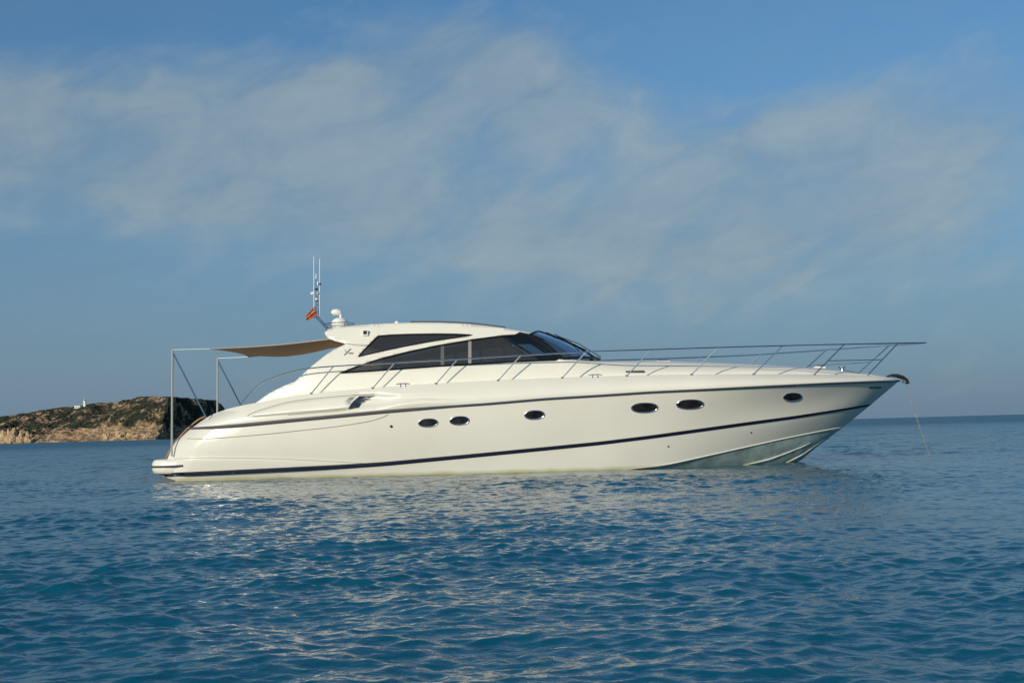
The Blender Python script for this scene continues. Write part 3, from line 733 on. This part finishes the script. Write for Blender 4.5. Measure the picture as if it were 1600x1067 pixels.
cab = MB().add(v, f).mirror()
CAB = cab.build('superstructure', M['gel'], YT, angle=60, solid=.03)
# roof between the two side panels
RT = [t for t in TOP if 507 <= t[0] <= 832 and t[1] < 524.5 and not (t[1] > 520 and t[0] < 600)]
rows = []
for px, py in [tuple(q) for q in spline(RT, 70)]:
    a = cabin(px, py); fr = sst(800, 830, px)
    rows.append([Vector((a.x+.22*fr*(1-(2*k/16-1)**2)*1.6, a.y*(1-2*k/16), a.z+.075*(1-(2*k/16-1)**2)*sst(507, 560, px))) for k in range(17)])
ROOF = MB().grid(rows).build('hardtop_roof', M['gel_top'], YT, solid=.03)
# underside of the hardtop overhang and aft bulkhead
UN = [(508.5, 522.5), (514, 529), (541, 537), (575, 540)]
MB().grid([[Vector((cabin(px, py).x, cabin(px, py).y*(1-2*k/8), cabin(px, py).z)) for k in range(9)] for px, py in UN]).build('hardtop_underside', M['gel_top'], YT, solid=.02)
a = cabin(600, 612); b = cabin(600, 512)
MB().grid([[Vector((a.x, p.y*(1-2*k/4)*.985, p.z)) for k in range(5)] for p in (cabin(600, 606), cabin(600, 560), cabin(600, 509))]).build('saloon_doors', M['port'], YT, solid=.02)
# fold line below the hardtop, side lamp, script mark
def cl(px, py, lift=.006):
    p = cabin(px, py); return Vector((p.x, p.y-lift, p.z))
MB().tube([cl(*q, .002) for q in ((541, 537), (556, 539.5), (572, 541))], .007, 5).sides('seam_line', M['seam'], CAB)
def lamp():
    for sd in (1, -1):
        T = lambda p: Vector((p.x, p.y*sd, p.z))
        o = MB().tube([T(cl(567.3, 520.5, .0)), T(cl(575.3, 520.5, .0))], .001, 4).build('side_lamp', M['white'], YT) if False else None
        c = cl(571.6, 520.6, .03)
        o = MB().box(T(c), (.135, .09, .135)).build('side_lamp', M['white'], YT, smooth=False, bevel=.012)
        c2 = cl(571.2, 519.9, .082); MB().box(T(c2), (.085, .02, .085)).build('lens', M['port'], o, smooth=False)
lamp()
def script_mark():
    for sd in (1, -1):
        mb = MB()
        def stroke(pl, w):
            pp = [cl(x, y, .008) for x, y in pl]; mb.tube([Vector((p.x, p.y*sd, p.z)) for p in pp], w, 5)
        stroke([(538.8, 546.2), (540.5, 549), (540.2, 552)], .014); stroke([(548, 544.8), (544.5, 548.2), (541, 552), (537.5, 555)], .018)
        mb.build('script_mark', M['markblue'], CAB, fix=False)
        mb = MB()
        for x in (545.2, 547.9, 550.6): stroke([(x, 551.0), (x+1.3, 551.0), (x+1.3, 552.8), (x, 552.8), (x, 551.0)], .008)
        mb.build('small_lettering', M['seam'], CAB, fix=False)
M['markblue'] = mat('mark_blue_grey', (.34, .38, .44), .5)
script_mark()
# glass
def glasspane(poly, name, m, depth=.016, parent=YT, step=8):
    for sd in (1, -1):
        fn = lambda px, py: (lambda p: Vector((p.x, (p.y+depth)*sd, p.z)))(cabin(px, py))
        v, f = panel(poly, [], fn, step); MB().add(v, f).build(name, m, parent, angle=80, fix=False)
glasspane(HOLE1, 'upper_window', M['tint'])
# frames inside the long opening
def clip(poly, x0, x1):
    """the part of a traced outline between two slanted lines x = x0 + slope*(y-550)"""
    def cut(pl, f):
        out = []
        for i in range(len(pl)):
            a, b = pl[i], pl[(i+1) % len(pl)]; fa, fb = f(a), f(b)
            if fa >= 0: out.append(a)
            if fa*fb < 0: t = fa/(fa-fb); out.append((a[0]+(b[0]-a[0])*t, a[1]+(b[1]-a[1])*t))
        return out
    (xa, sa), (xb, sb) = x0, x1
    return cut(cut(poly, lambda p: p[0]-(xa+sa*(p[1]-550))), lambda p: (xb+sb*(p[1]-550))-p[0])
SD = 1.62
parts = [((500, 0), (688.5, 0), 'side_window', 'tint'), ((688.5, 0), (694, 0), 'window_pillar', 'grey'), ((694, 0), (731.5, 0), 'side_window', 'tint'), ((731.5, 0), (736.5, 0), 'window_pillar', 'pillar'),
         ((736.5, 0), (822, SD), 'side_window', 'tint'), ((822, SD), (828, SD), 'window_pillar', 'black'), ((828, SD), (900, 0), 'quarter_window', 'clear')]
M['pillar'] = mat('grey_pillar', (.25, .235, .22), .5)
for a, b, nm, mm in parts:
    pl = clip(HOLE2, a, b)
    if nm == 'quarter_window':
        base = [p for p in pl]
    glasspane(pl, nm, M[mm], depth=.016 if 'pillar' not in nm else .008)
glasspane([(812, 518.6), (832, 522.5), (848, 533.5), (864, 545), (880, 557.5), (888, 561.5), (873, 561.5), (866, 553), (850, 542), (834, 531), (822, 523.8), (805, 522.2)], 'windscreen_side_trim', M['black'], depth=-.006)
# black surround of both openings
def frame(poly, w, name):
    for sd in (1, -1):
        T = lambda p: Vector((p.x, (p.y+.004)*sd, p.z)); L_ = [T(cabin(*q)) for q in dens(poly, 5)]
        MB().tube(L_+[L_[0]], w, 6, caps=False).build(name, M['black'], YT)
frame(HOLE1, .022, 'window_surround'); frame(HOLE2, .022, 'window_surround')
# lower black sill behind the forward glass
glasspane(clip([(770, 561), (800, 557.5), (838, 555), (874, 553.5), (880, 562.5), (831, 564), (770, 567)], (600, 0), (1000, 0)), 'dash_sill', M['black'], depth=.03)
# windscreen
def windscreen():
    n = 28; rows = []
    T0 = cabin(828, 522.8); B0 = cabin(880, 560.8); Tc = P(845, 520.5, 0); Bc = P(937, 562.3, 0)
    for j in range(9):
        v_ = j/8; row = []
        for i in range(n+1):
            th = math.pi*i/n; c = math.cos(th); s_ = math.sin(th)
            tp = Vector((T0.x+(Tc.x-T0.x)*s_**.8, T0.y*c, T0.z+(Tc.z-T0.z)*s_)); bt = Vector((B0.x+(Bc.x-B0.x)*s_**.8, B0.y*c, B0.z+(Bc.z-B0.z)*s_))
            q = tp.lerp(bt, v_); bl = .07*math.sin(math.pi*v_); q.z += bl; q.x += bl*.4*s_; row.append(q)
        rows.append(row)
    W = MB().grid(rows).build('windscreen', M['clear'], YT, fix=False, angle=180)
    for i in (0, 9, 19, 28):
        MB().tube([r[i]+Vector((0, 0, .004)) for r in rows], .022 if i in (0, 28) else .03, 6).build('windscreen_post', M['black'], W)
    MB().tube([p+Vector((0, 0, .0)) for p in rows[0]], .03, 6).build('windscreen_frame', M['black'], W)
    MB().tube([p+Vector((0, 0, .01)) for p in rows[-1]], .035, 6).build('windscreen_frame', M['black'], W)
    for i0, i1 in ((4, 8), (12, 15), (17, 21)):
        a = rows[-1][i0]+Vector((.04, 0, .05)); b = rows[2][i1]+Vector((.05, 0, .05)); c = a.lerp(b, .55)+Vector((.03, 0, .05))
        o = MB().tube([a, c, b], .012, 5).build('wiper', M['black'], W)
        d = (rows[6][i1]-rows[1][i1]); MB().tube([rows[1][i1]+Vector((.03, 0, .035)), rows[6][i1]+Vector((.03, 0, .035))], .012, 5).build('blade', M['black'], o)
    # searchlight on the foredeck in front of the screen
    p = P(895, 548, -.35)
    return rows
WS = windscreen()
def small_mast():
    a = P(895.5, 546, .3); b = P(895.5, 535, .3); o = MB().tube([a, b], .010, 6).build('short_whip', M['white'], YT)
small_mast()
# interior: floor, dashboard, helm seats, headlining
a = cabin(600, 600); b = cabin(905, 585); zf = a.z-.05
MB().add([(a.x, -1.6, zf), (b.x, -1.3, zf), (b.x, 1.3, zf), (a.x, 1.6, zf)], [(0, 1, 2, 3)]).build('saloon_floor', M['dark'], YT, smooth=False)
d0 = cabin(842, 556.5); d1 = cabin(905, 561)
MB().grid([[Vector((p.x, p.y*(1-2*k/6), p.z)) for k in range(7)] for p in (Vector((d0.x, -1.42, zf)), Vector((d0.x, -1.42, d0.z)), Vector((d0.x+.35, -1.42, d0.z+.02)), Vector((d1.x, -1.3, d1.z-.04)))]).build('dashboard', M['dark'], YT, smooth=False)
for yy in (-.75, .75):
    cx = P(800, 560, yy).x
    s_ = MB().box((cx, yy, zf+.28), (.5, .55, .56)).build('helm_seat', M['seat'], YT, smooth=False, bevel=.05)
    MB().box((cx-.24, yy, zf+.62), (.14, .52, .62)).build('seat_back', M['seat'], s_, smooth=False, bevel=.05)
for xx, w in ((640, 1.6), (715, 1.0)):
    cx = P(xx, 560, 1.1).x; s_ = MB().box((cx, 1.05, zf+.22), (w, .6, .42)).build('saloon_sofa', M['seat'], YT, smooth=False, bevel=.05)
    MB().box((cx, 1.3, zf+.5), (w, .16, .4)).build('sofa_back', M['seat'], s_, smooth=False, bevel=.04)
# grab rail along the roof edge (dark line on top)
rl = [tuple(q) for q in spline([(640, 503.6), (680, 503.6), (704, 504.2), (740, 506.4), (781, 511.2), (790, 513)], 30)]
MB().tube([cabin(x, y)+Vector((0, .15, .028)) for x, y in rl], .018, 6).sides('sunroof_track', M['grey'], ROOF)
c = cabin(619, 504.5); MB().lathe(c+Vector((0, .12, .0)), [(.05, -.02), (.05, .04), (.02, .06)], 12).build('roof_light', M['white'], ROOF)
# foredeck coachroof
def coach():
    rows = []
    for i in range(90):
        px = 868+(1374-868)*i/89; pt = lin(CR, px) if px > 930 else max(lin(CR, px), 563.5 if px < 900 else lin(CR, px))
        A = cabin(px, pt+.3)
        if px < 900: A.z -= .05*(1-sst(880, 900, px)); A.y += .05*(1-sst(880, 900, px))
        lipo = sst(905, 930, px); E = [cabin(px, pt+4.5), cabin(px, pt+2.6), cabin(px, pt+1.2)]
        E = [Vector((q.x, q.y-.009*lipo+.03*(1-lipo), q.z)) for q in E]; A.y -= .006*lipo
        top = [Vector((A.x, A.y*(1-2*k/16), A.z+.075*(1-(2*k/16-1)**4)*min(1, abs(A.y)))) for k in range(17)]
        rows.append(E+top+[Vector((q.x, -q.y, q.z)) for q in E[::-1]])
    return MB().grid(rows).build('coachroof', M['gel_top'], YT, angle=50)
COACH = coach()
# hatches on the coachroof: seen as thin lips along the skyline
for px, w in ((1028, .34), (1275, .26)):
    hb0 = smoothx(CB[0], CB[1], px, 25)*.66; p = cabin(px, py_edge(CR, px)); p.z += .035
    o = MB().box((p.x+.2, 0, p.z+.03), (w, w*1.1, .05), Matrix.Rotation(R(2 if px < 1100 else 4), 3, 'Y')).build('deck_hatch', M['white'], COACH, smooth=False, bevel=.015)
    MB().box((p.x+.2, 0, p.z+.065), (w*.8, w*.9, .02), Matrix.Rotation(R(2 if px < 1100 else 4), 3, 'Y')).build('hatch_pane', M['port'], o, smooth=False)

# ---------------------------------------------------------------- rails
DK = lambda px, py: P(px, py, -max(.03, hbf(HB_RUB, min(px, 1404))-.24*min(1, hbf(HB_RUB, min(px, 1404))/1.2)-.0))
RAILT = [(374, 634), (388, 617), (407, 599.5), (430, 589), (452, 582), (477, 576.5), (520, 572.3), (616, 567), (715, 561.3), (814, 555.2), (916, 549.7), (1017, 546.3), (1122, 543), (1223, 540.3), (1319, 538), (1403, 536.2), (1440, 535.6)]
def rail_hb(px): 
    h = hbf(HB_RUB, min(max(px-45*0, 302), 1404)); h0 = h-.24*min(1, h/1.2)
    return interp(px, [374, 480, 1250, 1330, 1403, 1440], [1.90, 2.0, h0+.02, max(h0, .62), .45, .16]) if px > 1250 else h0+.0
def RP(px, py): return P(px, py, -rail_hb(px))
RAIL_HB = ([374, 430, 520, 700, 850, 950, 1080, 1160, 1220, 1311, 1386, 1430, 1447], [1.84, 1.93, 2.0, 2.05, 2.07, 2.08, 2.06, 1.96, 1.76, 1.14, .56, .25, .0])
def RP(px, py): return P(px, py, -hbf(RAIL_HB, px))
def rails():
    t = [tuple(q) for q in spline(RAILT, 150)]
    near = [RP(*q) for q in t]; tip = P(1447, 535.4, 0)
    path = near+[RP(1444, 535.5), tip]+[Vector((p.x, -p.y, p.z)) for p in ([RP(1444, 535.5)]+near[::-1])]
    RL = MB().tube(path, .0165, 8).build('bow_rail', M['chrome'], YT, fix=False)
    posts = [((521, 572.3), (486, 614.5)), ((616.5, 567), (582, 606)), ((715, 561.3), (681, 599)), ((814, 555.2), (778, 594)), ((916, 549.7), (878, 590)), ((1017, 546.3), (979, 587)), ((1122, 543), (1080, 585)), ((1223, 540.3), (1177, 584.6)), ((1319, 538), (1272, 585)), ((1403, 536.2), (1356, 585))]
    for tp, ft in posts:
        A = RP(*tp); B = DK(*ft)
        for sd in (1, -1):
            a = Vector((A.x, A.y*sd, A.z)); b = Vector((B.x, B.y*sd, B.z-.01))
            o = MB().tube([b, a], .0145, 8).build('stanchion', M['chrome'], YT)
            MB().tube([b-Vector((0, 0, .005)), b+Vector((0, 0, .03))], .032, 10).build('stanchion_base', M['chrome'], o)
    for sd in (1, -1):
        def mid(i, f_): A = RP(*posts[i][0]); B = DK(*posts[i][1]); return B.lerp(A, f_)
        q = [mid(8, .45), mid(9, .47)]
        MB().tube([Vector((p.x, p.y*sd, p.z)) for p in q], .011, 6).build('mid_rail', M['chrome'], YT)
rails()
# cleats
def cleat(px, py, lab=None):
    c, n = on(px, py+1.5, 0)
    for sd in (1, -1):
        z = c.z; mb = MB().tube([Vector((c.x-.17, c.y*sd, z+.055)), Vector((c.x-.09, c.y*sd, z+.07)), Vector((c.x+.09, c.y*sd, z+.07)), Vector((c.x+.17, c.y*sd, z+.055))], [.009, .014, .014, .009], 6)
        for d in (-.06, .06): mb.tube([Vector((c.x+d, c.y*sd, z-.03)), Vector((c.x+d, c.y*sd, z+.07))], .012, 6)
        mb.build('cleat', M['chrome'], YT, fix=False)
cleat(630, 602.5); cleat(930, 588.5)
def fairlead():
    for sd in (1, -1):
        L_ = [cabin(x, 581) for x in (978, 992, 1006)]
        c = cabin(992, 581)
        L_ = [Vector((c.x-.22, c.y, c.z)), Vector((c.x+.22, c.y, c.z))]
        MB().tube([Vector((p.x, p.y*sd, p.z)) for p in L_], .032, 8).build('deck_vent', M['grey'], COACH)
fairlead()
# windlass and anchor gear
M['roller'] = mat('dark_steel', (.05, .035, .03), .35, metal=.4)
def foredeck():
    p = P(1318, 585, -.12)
    o = MB().lathe((p.x, 0, p.z-.05), [(.11, 0), (.11, .1), (.07, .13), (.06, .2), (.09, .22), (.09, .25)], 14).build('windlass', M['chrome'], YT)
    b = P(1298, 584.5, -.30); e = P(1345, 584.5, -.30)
    arc = [Vector((b.x+(e.x-b.x)*t, -.30, b.z+(e.z-b.z)*t+.07*math.sin(math.pi*t))) for t in [i/10 for i in range(11)]]
    MB().tube(arc, .013, 6).sides('deck_grab_rail', M['grey'], YT)
    rx = [(1386, 588.5), (1394, 586.3), (1402, 587), (1410, 589.6), (1416, 594), (1418.5, 599.5)]
    r_ = [P(x, y, 0) for x, y in rx]
    mb = MB()
    for yy in (-.09, .09): mb.tube([p+Vector((0, yy, 0)) for p in r_], [.02, .035, .04, .04, .035, .025], 8)
    R_ = mb.build('bow_roller', M['roller'], YT)
    w = P(1413, 595, 0); MB().tube([w+Vector((0, -.08, 0)), w+Vector((0, .08, 0))], .05, 12).build('roller_wheel', M['chrome'], R_)
foredeck()
def anchor_rope():
    top = P(1414.5, 597, 0); bot = Pz(1452, 706, -.25)
    # keeps the rope in front of the bow in the boat's own plane
    bot = P(1453, 712, 0.9); t = thing('anchor_rope', (bot.x, bot.y, 0), 'thin pale anchor rope running from the bow tip down into the water', 'rope')
    pts = []
    for i in range(30):
        u = i/29; q = top.lerp(bot, u); q.z -= .05*math.sin(math.pi*u); pts.append(q)
    MB().tube(pts, .010, 6).build('rope', M['rope'], t)
    for k in (12, 20): MB().tube([pts[k], pts[k+1]], .02, 6).build('shackle', M['rope'], t)
anchor_rope()

# ---------------------------------------------------------------- stern gear
def stern():
    pts = [P(x, y, -1.35) for x, y in ((259, 717), (262, 710), (270, 697), (282, 681), (297, 666), (311, 655), (320, 651))]
    MB().tube([Vector(q) for q in spline([tuple(p) for p in pts], 30)], .022, 8).sides('transom_handrail', M['teak'], YT)
    # moulded bolster on the gunwale end where the awning pole stands
    c = P(337, 643, 0)
stern()
M['pole'] = mat('pale_pole', (.50, .48, .42), .35, metal=.35)
def awning():
    A = P(269.5, 546.5, -1.86); B0 = P(268.3, 706, -1.86)
    t = thing('sun_awning', (B0.x, 0, 0), 'tan canvas sun awning stretched from the hardtop to four thin poles over the stern', 'awning')
    S0 = P(322, 652, -1.86)
    for sd in (1, -1):
        T = lambda p: Vector((p.x, p.y*sd, p.z))
        MB().tube([T(B0)-Vector((0, 0, .1)), T(A)], .026, 8).build('awning_pole', M['pole'], t)
        MB().tube([T(A)-Vector((0, 0, .05)), T(S0)], .02, 8).build('awning_strut', M['chrome'], t)
    C = P(327, 545, -1.75); D = P(517, 529.5, -1.22); n, m_ = 26, 16; rows = []
    for j in range(m_+1):
        v_ = j/m_*2-1; row = []
        for i in range(n+1):
            u = i/n; p = C.lerp(D, u); y = p.y*(-v_)*-1
            tuck = .14*math.sin(math.pi*u)                          # the free edges curve in
            x = p.x + (.22*(1-v_*v_))*(1-u); yy = (abs(p.y)-tuck)*v_
            z = p.z - .17*math.sin(math.pi*u)*(1-v_*v_) - .030*math.sin(math.pi*u)*(1 if v_ < 0 else 1)
            row.append(Vector((x, yy, z)))
        rows.append(row)
    CV = MB().grid(rows).build('canopy', M['canvas'], t, angle=180, solid=.006)
    for sd in (1, -1):
        T = lambda p: Vector((p.x, p.y*sd, p.z))
        MB().tube([T(A), T(C)], .009, 6).build('guy_cord', M['white'], t)
    MB().tube([r[0] for r in rows][::1], .008, 6).build('aft_hem', M['canvas'], CV)
    MB().tube([p for p in rows[0]], .010, 6).build('side_hem', M['hem'], CV); MB().tube([p for p in rows[-1]], .010, 6).build('side_hem', M['hem'], CV)
M['hem'] = mat('pale_hem', (.62, .48, .36), .9)
awning()

# ---------------------------------------------------------------- radar and mast
def mast():
    b0 = P(531, 512, 0)
    R0 = MB().lathe((b0.x, 0, b0.z-.06), [(.15, 0), (.17, .04), (.20, .09), (.215, .16), (.20, .23), (.15, .28), (.08, .31), (.03, .315)], 28).build('radar_dome', M['white'], YT)
    MB().lathe((b0.x, 0, b0.z+.115), [(.217, 0), (.217, .012)], 28).build('dome_band', M['grey'], R0)
    p = P(532.5, 497, 0); q = P(532, 489, 0)
    h0 = MB().tube([p, q], .035, 10).build('searchlight_post', M['white'], YT)
    hd = [P(518.8, 490, 0), P(521, 488.5, 0), P(526, 487.8, 0), P(531, 489, 0), P(533.2, 491, 0)]
    MB().tube(hd, [.05, .085, .09, .075, .04], 14).build('searchlight', M['white'], YT)
    # pushpit-like rail round the dome
    ring = [Vector((b0.x+.36*math.cos(a), .36*math.sin(a), b0.z+.10)) for a in [2*math.pi*i/24 for i in range(25)]]
    o = MB().tube(ring, .011, 6, caps=False).build('dome_guard_rail', M['chrome'], YT)
    for k in range(0, 24, 4): MB().tube([ring[k], ring[k]-Vector((0, 0, .2))], .010, 6).build('guard_post', M['chrome'], o)
    # folding mast
    mt = []
    for yy, dx in ((-.12, 0), (.12, 3.5)):
        a = P(512+dx, 515, yy); b = P(494.5+dx, 496.5, yy); c = P(494+dx, 470, yy)
        mt.append((a, b, c))
    mb = MB()
    for a, b, c in mt: mb.tube([a, b, c], .017, 8)
    for z in (.15, .33): mb.tube([mt[0][1]+Vector((0, 0, z)), mt[1][1]+Vector((0, 0, z))], .012, 6)
    MS = mb.build('mast', M['chrome'], YT)
    MB().tube([P(490.6, 497, -.25), P(490.3, 401, -.25)], [.012, .010], 8).build('whip_aerial', M['white'], MS)
    MB().tube([P(499.3, 497, .25), P(499.5, 404, .25)], [.012, .010], 8).build('whip_aerial', M['white'], MS)
    MB().tube([P(490.6, 495, -.25), P(495, 495, -.12), P(499.3, 495, .25)], .012, 6).build('crossbar', M['chrome'], MS)
    MB().tube([P(494.5, 472, 0), P(493.8, 430, 0)], .010, 6).build('mast_top', M['chrome'], MS)
    def ball(px, py, Y, rx, rz, m, nm):
        p = P(px, py, Y); MB().lathe((p.x, Y, p.z), [(rx*math.cos(R(t)), rz*math.sin(R(t))) for t in (-85, -60, -30, 0, 30, 60, 85)], 14).build(nm, m, MS)
    ball(489.3, 459, -.15, .075, .05, M['white'], 'satellite_dome'); ball(496.5, 459, .1, .05, .035, M['white'], 'satellite_dome')
    ball(494.8, 466.5, 0, .04, .055, M['white'], 'mast_light'); ball(494.8, 470.5, 0, .045, .02, M['blue'], 'light_base')
    ball(494.4, 452, 0, .05, .03, M['blue'], 'light_base'); ball(494, 434, 0, .035, .03, M['white'], 'mast_light'); ball(494, 430, 0, .02, .03, M['white'], 'wind_vane')
    ball(496.5, 443, 0, .02, .06, M['white'], 'horn'); ball(500, 444, .05, .035, .03, M['grey'], 'horn')
mast()
def flag():
    t0 = P(490, 478, -.32)
    t = thing('ensign_flag', P(491, 497, -.32), 'small furled red and yellow flag hanging beside the mast', 'flag')
    spine = [(490.5, 477.5), (488.5, 484), (484, 491), (480, 496.5), (476.5, 501.5)]
    bands = [('red', 0, .33), ('yellow', .33, .62), ('red', .62, 1.0)]
    # hanging cloth: hoist near the mast, fly drooping aft; a folded sheet
    def pt(u, v):
        x = 492.5-u*15.5-v*1.5*0; y = 478+u*17+v*(15-u*9); wig = .05*math.sin(u*9+v*5)+.03*math.sin(v*11)
        return P(x+ v*2.5, y, -.32+wig)
    o = []
    for nm, v0, v1 in bands:
        mb = MB().grid([[pt(i/14, v0+(v1-v0)*j/4) for i in range(15)] for j in range(5)])
        mb.build('%s_band' % nm, M[nm], t, angle=180, solid=.004)
flag()
